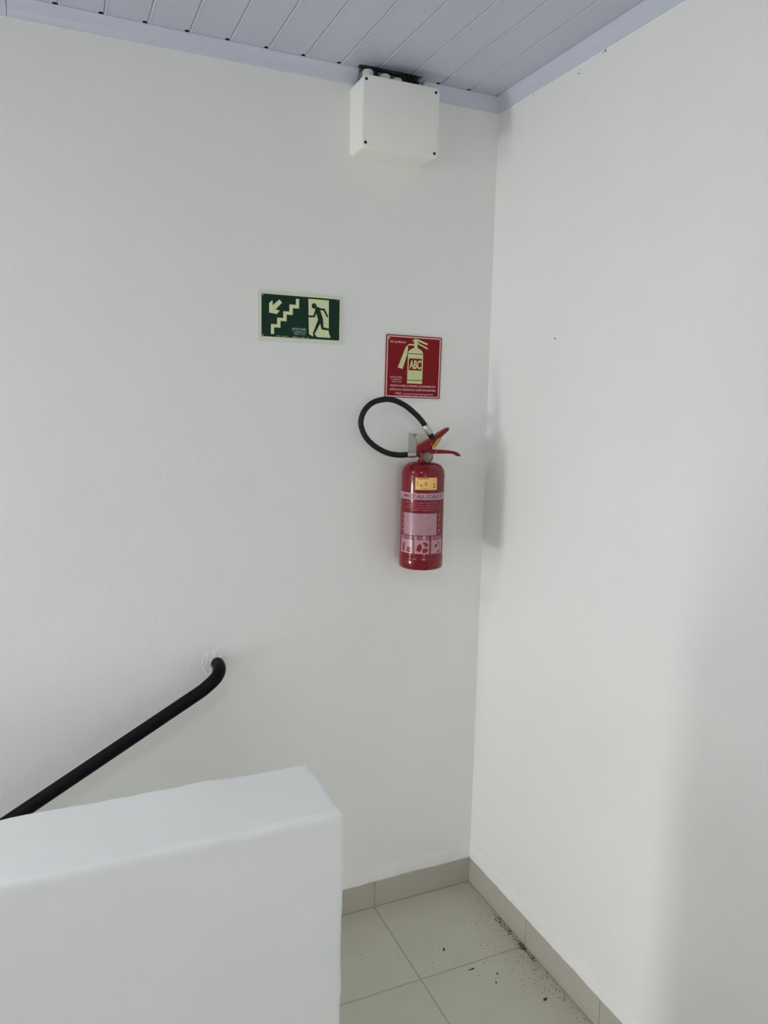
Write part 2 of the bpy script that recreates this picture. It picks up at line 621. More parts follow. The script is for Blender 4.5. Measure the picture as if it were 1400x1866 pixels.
# rough plaster round the hole of the handrail
HX, HZ = -0.866, 0.9025
verts, faces = [], []
NR, NA = 14, 56
for i in range(NR):
    r = 0.017 + 0.032 * (i / (NR - 1)) ** 0.9
    for k in range(NA):
        a = 2 * math.pi * k / NA
        q = Vector((math.cos(a) * r, 0, math.sin(a) * r))
        rr = r * (1 + 0.45 * noise.noise(Vector((math.cos(a) * 1.5, math.sin(a) * 1.5, 4))) * i / (NR - 1))
        fall = math.cos(math.pi / 2 * i / (NR - 1)) if i < NR - 1 else 0
        h = fall * (0.0004 + 0.0022 * noise.noise(q * 150 + Vector((3, 1, 2))) + 0.0020 * max(0, noise.noise(q * 70)) * max(0.15, math.cos(a - 2.3)))
        verts.append((HX + math.cos(a) * rr, (-max(h, -0.0002) - 0.0003 + 0.0012 * noise.noise(Vector(((HX + math.cos(a) * rr) * 3.1, (HZ + math.sin(a) * rr) * 3.1, 1.7)))) if i < NR - 1 else 0.002, HZ + math.sin(a) * rr))
for i in range(NR - 1):
    for k in range(NA):
        faces.append((i * NA + k, i * NA + (k + 1) % NA, (i + 1) * NA + (k + 1) % NA, (i + 1) * NA + k))
raw('plaster_patch', verts, faces, 'wall', wb, True)

# ------------------------------------------------------------------ handrail
RR = 0.0176
hr = empty('handrail', (HX, 0, HZ), 'black round metal handrail sloping down the white wall beside the stairs', 'handrail')
SL = 0.5623


def hl(x, y, z):
    return (x - HX, y, z - HZ)


path = [(-0.8655, 0.03, 0.900), (-0.8660, -0.012, 0.902), (-0.8685, -0.040, 0.9035), (-0.8735, -0.062, 0.9005), (-0.883, -0.076, 0.891), (-0.899, -0.081, 0.8775), (-0.925, -0.082, 0.858)]
sp = smooth_path(path, 6)
xe = -3.9
sp += [Vector((-0.925 - (3.9 - 0.925) * t, -0.082, 0.858 - (3.9 - 0.925) * t * SL)) for t in (0.01, 0.05, 0.1, 0.2, 0.35, 0.5, 0.75, 1.0)]
obj('tube', tube(bmesh.new(), [hl(*p) for p in sp], RR, 24), 'rail', hr, True, 60)
for x in (-2.1, -3.6):
    z = 0.858 + (x + 0.925) * SL
    bm = bmesh.new()
    tube(bm, [hl(*p) for p in smooth_path([(x, -0.082, z - 0.012), (x, -0.080, z - 0.05), (x, -0.055, z - 0.068), (x, 0.012, z - 0.07)], 4)], 0.006, 10)
    obj('support', bm, 'rail', hr, True, 60)

# ------------------------------------------------------------------ junction box under the ceiling
BX0, BX1, BZ0, BZ1 = -0.480, -0.249, 2.326, 2.511
jb = empty('junction_box', ((BX0 + BX1) / 2, 0, BZ0), 'white square electrical junction box with four screws, mounted high on wall under ceiling', 'junction box')
jx, jz = (BX0 + BX1) / 2, BZ0


def jl(x, y, z):
    return (x - jx, y, z - jz)


def soft_box(name, x0, x1, z0, z1, yb, yf, rc, re, m, parent, inset=0.0):
    """box with rounded corners in the wall plane and a softened front edge, walls drafted by inset"""
    bm = bmesh.new()
    n = 6
    rings = [(yb, -inset), (yf + re, 0.0), (yf + re * 0.3, -re * 0.3), (yf, -re)] if yf < yb else []
    rv = []
    for y, g in rings:
        o = rrect(x0 - g, z0 - g, x1 + g, z1 + g, max(rc + g, 0.002), n)
        rv.append([bm.verts.new((x, y, z)) for x, z in o])
    for a, b in zip(rv, rv[1:]):
        for k in range(len(a)):
            j = (k + 1) % len(a)
            bm.faces.new((a[k], a[j], b[j], b[k]))
    bm.faces.new(rv[0])
    bm.faces.new(rv[-1][::-1])
    return obj(name, bm, m, parent, True, 35)


soft_box('body', BX0 - jx + 0.001, BX1 - jx - 0.001, 0.001, BZ1 - BZ0 - 0.001, 0.004, -0.072, 0.013, 0.001, 'box', jb)
soft_box('lid', BX0 - jx, BX1 - jx, 0, BZ1 - BZ0, -0.0728, -0.094, 0.014, 0.004, 'box', jb)
for x, z in ((-0.470, 2.498), (-0.262, 2.498), (-0.470, 2.339), (-0.262, 2.339)):
    s = obj('screw', lathe(bmesh.new(), [(0.0040, -0.003), (0.0040, 0.0012), (0.0025, 0.0016)], jl(x, -0.0935, z), 16, 'y'), 'screw', jb, True, 40)
    obj('screw_collar', lathe(bmesh.new(), [(0.0064, -0.004), (0.0064, 0.0006), (0.0045, 0.0007)], jl(x, -0.0935, z), 20, 'y'), 'box', s, True, 40)
for x, h in ((-0.452, 0.022), (-0.402, 0.019), (-0.366, 0.015)):
    bm = bmesh.new()
    tube(bm, [jl(x, -0.060, BZ1 - 0.004), jl(x, -0.060, BZ1 + h - 0.003), jl(x, -0.060, BZ1 + h)], [0.0150, 0.0150, 0.0125], 20)
    obj('conduit', bm, 'conduit', jb, True, 40)
bm = bmesh.new()
tube(bm, [jl(*p) for p in smooth_path([(-0.468, -0.034, ZC + 0.004), (-0.440, -0.038, ZC - 0.001), (-0.400, -0.033, ZC + 0.003), (-0.360, -0.037, ZC - 0.001), (-0.320, -0.034, ZC + 0.002), (-0.290, -0.036, ZC + 0.004)], 5)], 0.0085, 10)
obj('cable_and_dark_gap', bm, 'cable_and_dark_gap', jb, True, 60)  # black strip added as the dark of the gap above the box
for i, (x, r) in enumerate(((-0.340, 0.009), (-0.324, 0.008), (-0.306, 0.009), (-0.428, 0.008))):
    bm = bmesh.new()
    tube(bm, [jl(*p) for p in smooth_path([(x, -0.055, BZ1 - 0.01), (x + 0.002, -0.052, BZ1 + 0.018), (x - 0.004, -0.034, ZC + 0.005), (x, -0.022, ZC + 0.08)], 4)], r, 10)
    obj('cable_and_dark_gap', bm, 'cable_and_dark_gap', jb, True, 60)

# ------------------------------------------------------------------ emergency exit sign
es = empty('exit_sign', (-0.6175, 0, 1.8795), 'green emergency exit sign with running figure, staircase and arrow on white wall', 'sign')
es.rotation_euler = (0, math.radians(0.35), 0)
mm = 0.001


def P(pts):
    return [(x * mm, z * mm) for x, z in pts]


obj('sign_plate', prism(P(rrect(-127, -68.5, 124, 67, 3)), 0.004, -0.0026), 'signwhite', es)
obj('border', prism(P([(-119, -60.5), (117.5, -60.5), (117.5, 62), (-119, 62)]), -0.002, -0.0031), 'cream', es)
obj('panel', prism(P([(-115.5, -56.5), (112, -56.5), (112, 57.5), (-115.5, 57.5)]), -0.002, -0.0035), 'green', es)
YP = (-0.003, -0.0040)
obj('arrow', prism(P([(-65.5, 44.8), (-57.5, 37.2), (-76.2, 17.5), (-64.2, 15), (-72.5, 5), (-94.2, 8), (-94.2, 33.5), (-85, 41.6), (-84.3, 28)]), *YP), 'cream', es)
stair = [(-17.8, 50), (-8.7, 50), (-8.7, 24.2), (-26.8, 24.2), (-26.8, 5.6), (-44.5, 5.6), (-44.5, -12.6), (-62.1, -12.6), (-62.1, -31), (-80, -31), (-80, -49), (-89, -49), (-89, -22.4), (-71.4, -22.4), (-71.4, -4.2), (-54, -4.2), (-54, 14.2), (-36.6, 14.2), (-36.6, 33.8), (-17.8, 33.8)]
obj('stair_pictogram', prism(P(stair), *YP), 'cream', es)
obj('doorway_pictogram', prism(P([(18.3, 53), (79, 53), (80, -36), (86, -50.5), (40, -50.5), (33, -50), (21, -43)]), *YP), 'cream', es)


LAYER = [0]


def limb(bm, pts, ws, y0, y1):
    LAYER[0] += 1
    for (a, b), (wa, wb_) in zip(zip(pts, pts[1:]), zip(ws, ws[1:])):
        a, b = Vector(a), Vector(b)
        t = (b - a).normalized()
        n = Vector((-t.y, t.x))
        q = [a + n * wa / 2, b + n * wb_ / 2, b - n * wb_ / 2, a - n * wa / 2]
        LAYER[0] += 1
        poly_prism(bm, P([(v.x, v.y) for v in q]), y0, y1 - LAYER[0] * 1e-5)
    for p, w in list(zip(pts, ws)):
        poly_prism(bm, P([(p[0] + w / 2 * math.cos(2 * math.pi * k / 14), p[1] + w / 2 * math.sin(2 * math.pi * k / 14)) for k in range(14)]), y0, y1 - 2e-6 * (p[0] + 60) - LAYER[0] * 1e-5 - 4e-5)


fb = bmesh.new()
YF = (-0.0038, -0.0045)
poly_prism(fb, P([(35.3 + 7 * math.cos(2 * math.pi * k / 20), 34.5 + 7.4 * math.sin(2 * math.pi * k / 20)) for k in range(20)]), *YF)
limb(fb, [(45.5, 26), (55, -2)], [13.5, 14.5], *YF)
limb(fb, [(44, 27.5), (65, 26.5), (75, 8)], [5.5, 5.5, 4.6], *YF)
limb(fb, [(42, 24), (35.5, 6), (18, 5)], [6.5, 5.5, 4.8], *YF)
limb(fb, [(57, -3), (61, -25.5), (84.5, -28)], [10, 7, 5], *YF)
limb(fb, [(53, -3), (35, -41.5)], [10.5, 5.4], *YF)
poly_prism(fb, P([(32, -50.8), (35, -43.5), (38, -43.2), (45.5, -50.8)]), *YF)
obj('running_figure', fb, 'green', es)


def flat(y):
    return lambda u, v: (u * mm, y, v * mm)


def line(parent, m, y, body, u0, v0, u1, v1, bold=0.0, res=2, name='lettering'):
    bm = bmesh.new()
    add_text(bm, body, u0, v0, u1, v1, flat(y), bold, res)
    return obj(name, bm, m, parent)


for t in (('EXTINTORES', -28, -35.2, 12.5, -29, 0.02), ('COMERCIAL', -26, -41.4, 13.5, -37.2, 0.01), ('3RES LTDA', -23, -47.6, 11.5, -43.4, 0.01),
          ('NBR 13434-2', -74, -55.2, -39, -52.2, 0.02), ('13434-2  1006  2-3', -27, -55.6, 20, -52.2, 0.02), ('13434', 101, 54, 109, 56.2, 0.0)):
    line(es, 'greentext', -0.0039, *t)
for x, z in ((-112, 54.5), (-112, -53)):
    obj('pin', lathe(bmesh.new(), [(0.0015, 0), (0.0015, 0.0012), (0.0009, 0.0016)], (x * mm, -0.003, z * mm), 12, 'y'), 'signwhite', es)

# ------------------------------------------------------------------ extinguisher sign
xs_ = empty('extinguisher_sign', (-0.2675, 0, 1.756), 'square red ABC extinguisher sign with pale extinguisher pictogram, above the red fire extinguisher', 'sign')
xs_.rotation_euler = (0, math.radians(0.7), 0)
obj('sign_plate', prism(P(rrect(-97.5, -99.5, 99, 97, 6)), 0.004, -0.0026), 'signwhite', xs_)
obj('red_edge', prism(P(rrect(-91.5, -93, 94.5, 91.5, 6)), -0.002, -0.0031), 'signred', xs_)
obj('pale_line', frame_bm(P(rrect(-88, -90.5, 91, 88.5, 4.5)), P(rrect(-84.5, -87, 87.5, 85, 3.0)), -0.003, -0.0036), 'pinkline', xs_)
pg = bmesh.new()
YA = (-0.003, -0.0038)
tank = [(-18.5, -49.3), (32, -49.3), (32, 40), (29.5, 46.5), (23, 52), (12.6, 56.5), (12.4, 68), (46.2, 53.6), (47.2, 58), (12.4, 72.6), (12.2, 76), (44.6, 66.4), (47.6, 70.8), (13, 82.2), (1, 82.2), (0.2, 79), (-4, 78.6), (-4, 74.6), (1.2, 74.4), (1.9, 56.5), (-9, 52), (-16, 46.5), (-18.5, 40)]
poly_prism(pg, P(tank), *YA)
poly_prism(pg, P([(1.3, 67.4), (-16.4, 66.8), (-26.8, 56.6), (-50.6, -3.4), (-35, -7.6), (-20.6, 38.5), (-19, 62.6), (1.5, 63)]), *YA)
obj('extinguisher_pictogram', pg, 'lime', xs_)
for z0, z1 in ((37.6, 39.6), (-40.9, -38.9)):
    obj('red_band', prism(P([(-18.5, z0), (32, z0), (32, z1), (-18.5, z1)]), -0.0036, -0.0041), 'signred', xs_)
obj('red_square', prism(P([(-15.2, -10.2), (28, -10.2), (28, 24.8), (-15.2, 24.8)]), -0.0036, -0.0041), 'signred', xs_)
line(xs_, 'lime', -0.0043, 'ABC', -13.2, -6.2, 26.6, 20, 0.035, 6)
for t in (('P\u00d3 QU\u00cdMICO', -77.5, 66.5, -26, 75, 0.03),
          ('TECIDOS, PAPEL E MADEIRA, EQUIPAMENTOS', -75, -61.2, 78.3, -54.2, 0.035),
          ('EL\u00c9TRICOS, L\u00cdQUIDOS E GASES INFLAM\u00c1VEIS', -75, -72.6, 78.3, -64.2, 0.035),
          ('N\u00c3O', -56.5, -83, -36, -75.4, 0.045), ('USE EM METAIS INFLAM\u00c1VEIS', -32, -83.2, 71, -78.2, 0.03),
          ('EXTINTORES', -75, -35, -36, -30, 0.02), ('COMERCIAL', -71, -41.4, -36, -37.2, 0.01), ('3RES LTDA', -69, -48, -36.5, -43.8, 0.01),
          ('NBR 13434-2    1006   05   08', -43, -88.2, 48.5, -84.8, 0.01)):
    line(xs_, 'paletext', -0.0036, *t)
obj('pin', lathe(bmesh.new(), [(0.0022, 0), (0.0022, 0.0016), (0.001, 0.0022)], (-0.0815, -0.003, 0.081), 12, 'y'), 'signwhite', xs_)

# ------------------------------------------------------------------ fire extinguisher
EX, EY, ER = -0.2615, -0.0765, 0.0655
EB = 1.158
fe = empty('fire_extinguisher', (EX, EY, EB), 'red dry powder fire extinguisher with looped black hose, hung on the wall near the corner', 'fire extinguisher')


def el(x, y, z):
    return (x - EX, y - EY, z - EB)


body_prof = [(0.0, 0.004), (0.030, 0.003), (0.052, 0.0), (0.060, 0.0005), (0.0645, 0.003), (0.0662, 0.008), (0.0662, 0.036), (0.0655, 0.0385), (0.0648, 0.040), (0.0648, 0.276), (0.0655, 0.2785), (0.0655, 0.281), (0.0648, 0.2835), (0.0640, 0.291), (0.0605, 0.300), (0.054, 0.3085), (0.045, 0.314), (0.033, 0.3175), (0.020, 0.319), (0.0, 0.319)]
obj('cylinder', lathe(bmesh.new(), [(max(r, 0.0008), h) for r, h in body_prof], (0, 0, 0), 72), 'red', fe, True, 50)
neck = obj('valve', lathe(bmesh.new(), [(0.018, 0.316), (0.018, 0.323), (0.0145, 0.324), (0.0145, 0.334), (0.0165, 0.335), (0.0165, 0.346), (0.012, 0.350), (0.012, 0.362), (0.006, 0.364)], (0.0, 0, 0), 28), 'redlever', fe, True, 40)
# gauge on the front of the valve
gx, gy, gz = 0.0055, -0.014, 0.3335
g = bmesh.new()
lathe(g, [(0.008, -0.010), (0.008, 0.004), (0.0155, 0.005), (0.0165, 0.008), (0.0165, 0.017), (0.0150, 0.0195), (0.0130, 0.0195), (0.0125, 0.0175)], (0, 0, 0), 28, 'y')
gd = obj('gauge', g, 'brass', neck, True, 40)
gd.location = (gx, gy, gz)
gd.rotation_euler = (0, 0, math.radians(-24))
g = bmesh.new()
lathe(g, [(0.0128, 0.0150), (0.0128, 0.0180), (0.0120, 0.0182)], (0, 0, 0), 28, 'y')
fc = obj('gauge_dial', g, 'dial', neck, True, 40)
fc.location, fc.rotation_euler = gd.location, gd.rotation_euler
g = prism([(0.0035, 0.0100), (0.0065, 0.0070), (0.0035, -0.0005), (-0.0005, 0.004), (0.0004, 0.010)], 0.0, -0.0187)
nd = obj('gauge_sector', g, 'dialgreen', neck)
nd.location, nd.rotation_euler = gd.location, gd.rotation_euler


def channel(pts, widths, ths, y0, th=0.002):
    """U-shaped pressed metal lever: top strip with two side flanges, along pts in the x-z plane"""
    bm = bmesh.new()
    pts = [Vector(p) for p in pts]
    rings = []
    for i, p in enumerate(pts):
        a, b = pts[max(i - 1, 0)], pts[min(i + 1, len(pts) - 1)]
        t = (b - a).normalized()
        n = Vector((-t.y, t.x))
        w, h = widths[i] / 2, ths[i]
        ring = []
        for yy, d in ((-w, -h), (-w, 0), (-w + 0.0015, 0.0012), (w - 0.0015, 0.0012), (w, 0), (w, -h), (w - th, -h), (w - th, -th), (-w + th, -th), (-w + th, -h)):
            q = p + n * d
            ring.append(bm.verts.new((q.x, y0 + yy, q.y)))
        rings.append(ring)
    for r0, r1 in zip(rings, rings[1:]):
        for k in range(10):
            j = (k + 1) % 10
            bm.faces.new((r0[k], r0[j], r1[j], r1[k]))
    bm.faces.new(rings[0])
    bm.faces.new(rings[-1][::-1])
    return bm


# squeeze lever rising to the right, fixed carrying handle below it
obj('squeeze_lever', channel([(-0.019, 0.3605), (-0.014, 0.3665), (0.000, 0.3755), (0.028, 0.3905), (0.053, 0.406), (0.072, 0.4165), (0.079, 0.4190)], [0.022, 0.023, 0.024, 0.023, 0.021, 0.019, 0.015], [0.012, 0.019, 0.0215, 0.018, 0.011, 0.0075, 0.004], 0), 'redlever', fe, True, 35)
obj('carry_handle', channel([(-0.008, 0.351), (0.012, 0.354), (0.035, 0.3535), (0.060, 0.352), (0.085, 0.350), (0.103, 0.347), (0.114, 0.342), (0.1215, 0.335)], [0.024, 0.024, 0.024, 0.023, 0.022, 0.021, 0.020, 0.018], [0.012, 0.012, 0.011, 0.0095, 0.008, 0.007, 0.006, 0.004], 0), 'redlever', fe, True, 35)
obj('valve_block', boxes(((-0.022, -0.0085, 0.343), (0.026, 0.0085, 0.366)), bev=0.003), 'redlever', neck, True, 40)
# safety pin and yellow seal between the two grips
bm = bmesh.new()
tube(bm, [(0.020, -0.0135, 0.370), (0.020, 0.020, 0.370)], 0.0018, 8)
tube(bm, [(0.020 + 0.008 * math.cos(a), 0.019, 0.362 + 0.008 * math.sin(a)) for a in [math.radians(90 + 360 * k / 20) for k in range(21)]], 0.0011, 8, False)
obj('safety_pin', bm, 'steel', fe, True, 60)
sl = bmesh.new()
poly_prism(sl, [(0.0215, 0.3655), (0.030, 0.3595), (0.036, 0.3655), (0.050, 0.3855), (0.0475, 0.391), (0.038, 0.387)], -0.0155, -0.0128)
obj('seal', sl, 'yellowtag', fe)
bm = bmesh.new()
tube(bm, smooth_path([(0.030, -0.014, 0.361), (0.0325, -0.0165, 0.352), (0.031, -0.015, 0.344), (0.024, -0.013, 0.339)], 4), 0.0009, 6)
obj('seal_wire', bm, 'pink', fe, True)
# hose: outlet ferrule on the left, one loop to the left, nozzle tucked behind the lever
hp = [(-0.312, -0.0785, 1.4985), (-0.3444, -0.080, 1.4975), (-0.3833, -0.081, 1.5046), (-0.4218, -0.081, 1.524), (-0.4496, -0.080, 1.5493), (-0.4637, -0.079, 1.579), (-0.464, -0.078, 1.6023), (-0.4526, -0.077, 1.6271), (-0.4292, -0.076, 1.6476), (-0.3952, -0.075, 1.6575), (-0.364, -0.075, 1.6564), (-0.3285, -0.076, 1.6428), (-0.2977, -0.078, 1.621), (-0.2737, -0.080, 1.5988), (-0.2567, -0.082, 1.5763), (-0.2535, -0.0825, 1.570)]
hs = smooth_path([el(*p) for p in hp], 6)
ho = obj('hose', tube(bmesh.new(), hs, 0.0081, 18), 'hose', fe, True, 60)
bm = bmesh.new()
tube(bm, [el(-0.318, -0.0785, 1.4985), el(-0.3165, -0.0785, 1.4985), el(-0.291, -0.0775, 1.4980), el(-0.289, -0.0775, 1.4980)], [0.0082, 0.0092, 0.0092, 0.0075], 18)
obj('ferrule', bm, 'steel', ho, True, 40)
bm = bmesh.new()
tube(bm, [el(-0.290, -0.0775, 1.498), el(-0.262, -0.0765, 1.4975)], 0.0065, 16)
obj('hose_elbow', bm, 'brass', ho, True, 40)
bm = bmesh.new()
tube(bm, [el(-0.2625, -0.0812, 1.5850), el(-0.2615, -0.0813, 1.5835), el(-0.2465, -0.0828, 1.5610), el(-0.2455, -0.0829, 1.5595)], [0.0084, 0.0097, 0.0102, 0.0092], 18)
obj('ferrule', bm, 'steel', ho, True, 40)
bm = bmesh.new()
tube(bm, [el(-0.2470, -0.0830, 1.5615), el(-0.2400, -0.0840, 1.5510), el(-0.2350, -0.0845, 1.5440)], [0.0082, 0.0082, 0.0068], 16)
obj('nozzle', bm, 'hose', ho, True, 40)


# labels wrapped on the cylinder; angles in degrees measured in the plan, seen front is about 237
def cyl_place(r):
    return lambda a, z: (r * math.cos(math.radians(a)), r * math.sin(math.radians(a)), z - EB)


def wrap(bm, a0, a1, z0, z1, r, n=None):
    n = n or max(2, int(abs(a1 - a0) / 4))
    pl = cyl_place(r)
    prev = None
    for a in steps(a0, a1, n):
        cur = (bm.verts.new(pl(a, z0)), bm.verts.new(pl(a, z1)))
        if prev:
            bm.faces.new((prev[0], cur[0], cur[1], prev[1]))
        prev = cur


def conform(bm, r):
    """split long edges and lay every vertex on the cylinder of radius r"""
    for _ in range(5):
        bmesh.ops.triangulate(bm, faces=bm.faces[:])
        es = [e for e in bm.edges if (e.verts[0].co.xy - e.verts[1].co.xy).length > r * math.radians(4.0)]
        if not es:
            break
        bmesh.ops.subdivide_edges(bm, edges=es, cuts=1)
    for v in bm.verts:
        v.co.xy = v.co.xy.normalized() * r
    return bm


R1, R2, R3 = 0.06505, 0.06525, 0.06545
bm = bmesh.new()
wrap(bm, 150, 322, 1.3690, 1.3890, R1)
lb = obj('label', bm, 'pink', fe, True)
bm = bmesh.new()
wrap(bm, 189, 285.5, 1.2640, 1.3290, R1)
obj('text_panel', bm, 'pink', lb, True)
bm = bmesh.new()
add_text(bm, 'METALCAST', 187, 1.3745, 305, 1.3843, cyl_place(R2), 0.012, 2, 1.05)
add_text(bm, 'L', 176, 1.3735, 183, 1.3830, cyl_place(R2), 0.02)
add_text(bm, 'EXTINTORES DE INCENDIO', 212, 1.3702, 285, 1.3726, cyl_place(R2), 0.0)
obj('brand_lettering', conform(bm, R2), 'maroon', lb, True)
bm = bmesh.new()
for s, a0, a1, z in (('EXTINTOR DE INCENDIO COM CARGA DE', 196, 286, 1.3610), ('PO PARA EXTINCAO CLASSES A B C', 203, 280, 1.3535), ('CAPACIDADE EXTINTORA  2-A 20-B C', 190, 292, 1.3462), ('MODELO PORTATIL', 212, 275, 1.3395)):
    add_text(bm, s, a0, z - 0.0022, a1, z + 0.0022, cyl_place(R1), 0.02, 1)
obj('small_lettering', conform(bm, R1), 'pinktext', lb, True)
bm = bmesh.new()
for i, (s, a1) in enumerate((('INSTRUCOES DE USO E INSPECAO DO EXTINTOR', 283), ('VERIFICAR A PRESSAO NO MANOMETRO', 265), ('CARGA NOMINAL  4 KG', 250), ('MANTER EM LOCAL VISIVEL E DESOBSTRUIDO', 284), ('NAO RETIRAR O LACRE ANTES DO USO', 278), ('FABRICADO CONFORME A NORMA NBR 15808', 284), ('PRESSAO NORMAL DE CARREGAMENTO', 272), ('TEMPERATURA DE OPERACAO -10 A 50 C', 284))):
    z = 1.3255 - i * 0.0080
    add_text(bm, s, 192, z - 0.0030, a1, z - 0.0005, cyl_place(R2), -0.005, 1)
    wrap(bm, 190, 285, z - 0.0057, z - 0.0053, R2)
obj('panel_lettering', conform(bm, R2), 'maroon', lb, True)
for k in range(4):
    z = 1.326 - k * 0.0155
    for a in (178.5, 291):
        bm = bmesh.new()
        pl = cyl_place(R1)
        b0 = (1.5, 8) if a < 200 else (2, 10)
        f = bm.faces.new([bm.verts.new(pl(a + q, z + w)) for q, w in ((0, 0), (b0[1], 0), (b0[1], -0.0035), (b0[0] + 1.5, -0.0035), (b0[0] + 1.5, -0.0125), (b0[0], -0.0125), (b0[0], -0.0035), (0, -0.0035))])
        f.normal_update()
        bmesh.ops.triangulate(bm, faces=[f])
        obj('side_mark', conform(bm, R1), 'pinktext', lb)
# three picture panels of the instructions
bm = bmesh.new()
for a0, a1 in ((178, 220), (226, 265), (270, 309)):
    wrap(bm, a0, a1, 1.2085, 1.2500, R1)
    wrap(bm, a0, a0 + 7, 1.2500, 1.2610, R1)
    for z in (1.2600, 1.2565, 1.2530):
        wrap(bm, a0 + 9, a1 - 1, z - 0.0007, z + 0.0007, R1)
obj('picture_panel', bm, 'pink', lb, True)


def on_cyl(bm, pts, r):
    pl = cyl_place(r)
    f = bm.faces.new([bm.verts.new(pl(a, z)) for a, z in pts])
    f.normal_update()
    bmesh.ops.triangulate(bm, faces=[f])


bm = bmesh.new()
wrap(bm, 185, 194, 1.2130, 1.2335, R2, 3)
on_cyl(bm, [(183, 1.2375), (186, 1.2350), (193, 1.2350), (198, 1.2390), (197, 1.2405), (190, 1.2385), (187, 1.2400)], R2)
on_cyl(bm, [(203, 1.2135), (212, 1.2110), (216, 1.2130), (212, 1.2190), (216, 1.2260), (210, 1.2250), (208, 1.2320), (205, 1.2250), (200, 1.2280), (204, 1.2210), (200, 1.2170)], R2)
on_cyl(bm, [(230, 1.2190), (234, 1.2340), (239, 1.2400), (245, 1.2330), (245, 1.2240), (240, 1.2140)], R2)
on_cyl(bm, [(247, 1.2230), (252, 1.2260), (261, 1.2250), (262, 1.2190), (257, 1.2130), (248, 1.2110)], R2)
on_cyl(bm, [(246, 1.2400), (250, 1.2440), (258, 1.2430), (262, 1.2370), (258, 1.2290), (251, 1.2310), (253, 1.2360)], R2)
on_cyl(bm, [(281, 1.2350), (287, 1.2385), (291, 1.2340), (288, 1.2290), (284, 1.2270), (281, 1.2300)], R2)
on_cyl(bm, [(296, 1.2240), (303, 1.2180), (301, 1.2130), (292, 1.2110), (284, 1.2135), (292, 1.2145), (298, 1.2170)], R2)
on_cyl(bm, [(291, 1.2420), (297, 1.2350), (297, 1.2260), (299, 1.2260), (299.5, 1.2360), (294, 1.2440)], R2)
for s, a0 in (('1', 180), ('2', 228.5), ('3', 272)):
    add_text(bm, s, a0, 1.2520, a0 + 3, 1.2590, cyl_place(R2), 0.03)
obj('picture_print', conform(bm, R2), 'redprint', lb, True)
# yellow seal sticker
bm = bmesh.new()
wrap(bm, 223.5, 282.5, 1.3990, 1.4365, R1)
yl = obj('inspection_sticker', bm, 'yellow', fe, True)
bm = bmesh.new()
add_text(bm, 'Seguran\u00e7a', 230, 1.4295, 258, 1.4345, cyl_place(R2), 0.04, 2)
on_cyl(bm, [(270, 1.4165), (278, 1.4165), (275, 1.4135), (273, 1.4135)], R2)
on_cyl(bm, [(274, 1.4115), (277, 1.4050), (271, 1.4050)], R2)
obj('sticker_lettering', conform(bm, R2), 'maroon', yl, True)
bm = bmesh.new()
wrap(bm, 236, 243, 1.4085, 1.4160, R2, 3)
wrap(bm, 228, 231, 1.4090, 1.4250, R2, 2)
on_cyl(bm, [(246, 1.4110), (256, 1.4110), (254, 1.4200), (251, 1.4240), (248, 1.4200)], R2)
add_text(bm, 'INMETRO', 241, 1.4015, 262, 1.4050, cyl_place(R2), 0.02, 1)
obj('sticker_print', conform(bm, R2), 'amber', yl, True)
# wall bracket that carries it
wk = empty('wall_bracket', (EX, 0, 1.50), 'grey metal wall bracket with ivory pad behind the extinguisher valve', 'bracket')


def kl(x, y, z):
    return (x - EX, y, z - 1.50)


obj('mounting_pad', prism([(x - EX, z - 1.50) for x, z in rrect(-0.262, 1.492, -0.196, 1.556, 0.024, 6)], 0.004, -0.010), 'ivory', wk, True, 40)
bm = bmesh.new()
add_box(bm, kl(-0.272, -0.0035, 1.494), kl(-0.240, 0.003, 1.556), 0.001, 1)
obj('back_plate', bm, 'bracket', wk)
side = bmesh.new()
q = [(0.002, 1.500), (0.002, 1.5585), (-0.010, 1.5585), (-0.030, 1.552), (-0.052, 1.540), (-0.058, 1.528), (-0.058, 1.500)]
a = [side.verts.new(kl(-0.2755, y, z)) for y, z in q]
b = [side.verts.new(kl(-0.2730, y, z)) for y, z in q]
side.faces.new(a)
side.faces.new(b[::-1])
for i in range(len(q)):
    j = (i + 1) % len(q)
    side.faces.new((a[i], b[i], b[j], a[j]))
obj('side_arm', side, 'bracket', wk)
bm = bmesh.new()
tube(bm, [kl(*p) for p in smooth_path([(-0.274, -0.050, 1.5035), (-0.274, -0.068, 1.5060), (-0.268, -0.0765, 1.5080)], 4)], 0.003, 8)
obj('hook', bm, 'bracket', wk, True)
obj('screw', lathe(bmesh.new(), [(0.004, 0), (0.004, 0.0015), (0.002, 0.003)], kl(-0.2235, -0.0095, 1.528), 14, 'y'), 'steel', wk, True, 40)

# ------------------------------------------------------------------ small things: nail, chips, floor dirt
nl = obj('nail', lathe(bmesh.new(), [(0.0021, 0.0), (0.0021, 0.0018), (0.0010, 0.0028)], (0, 0, 0), 10, 'y'), 'screw', None)
nl.location = (0.0005, -0.338, 1.832)
nl.rotation_euler = (0, 0, math.radians(-90))
tag(nl, 'tiny dark nail head alone on the plain wall to the right of the red sign', 'nail')

random.seed(4)


def grain(bm, x, y, z, s, ax=1.0):
    an = random.uniform(0, math.pi)
    h = s * random.uniform(0.25, 0.6)
    c, sn = math.cos(an), math.sin(an)
    v = []
    for dx, dy, dz in ((1, 0, 0), (0, 1, 0), (-1, 0, 0), (0, -1, 0), (0.1, 0.1, 1)):
        px_, py_ = dx * s * ax, dy * s * random.uniform(0.5, 0.9)
        v.append(bm.verts.new((x + px_ * c - py_ * sn, y + px_ * sn + py_ * c, z + dz * h)))
    for i in range(4):
        bm.faces.new((v[i], v[(i + 1) % 4], v[4]))
    bm.faces.new((v[3], v[2], v[1], v[0]))


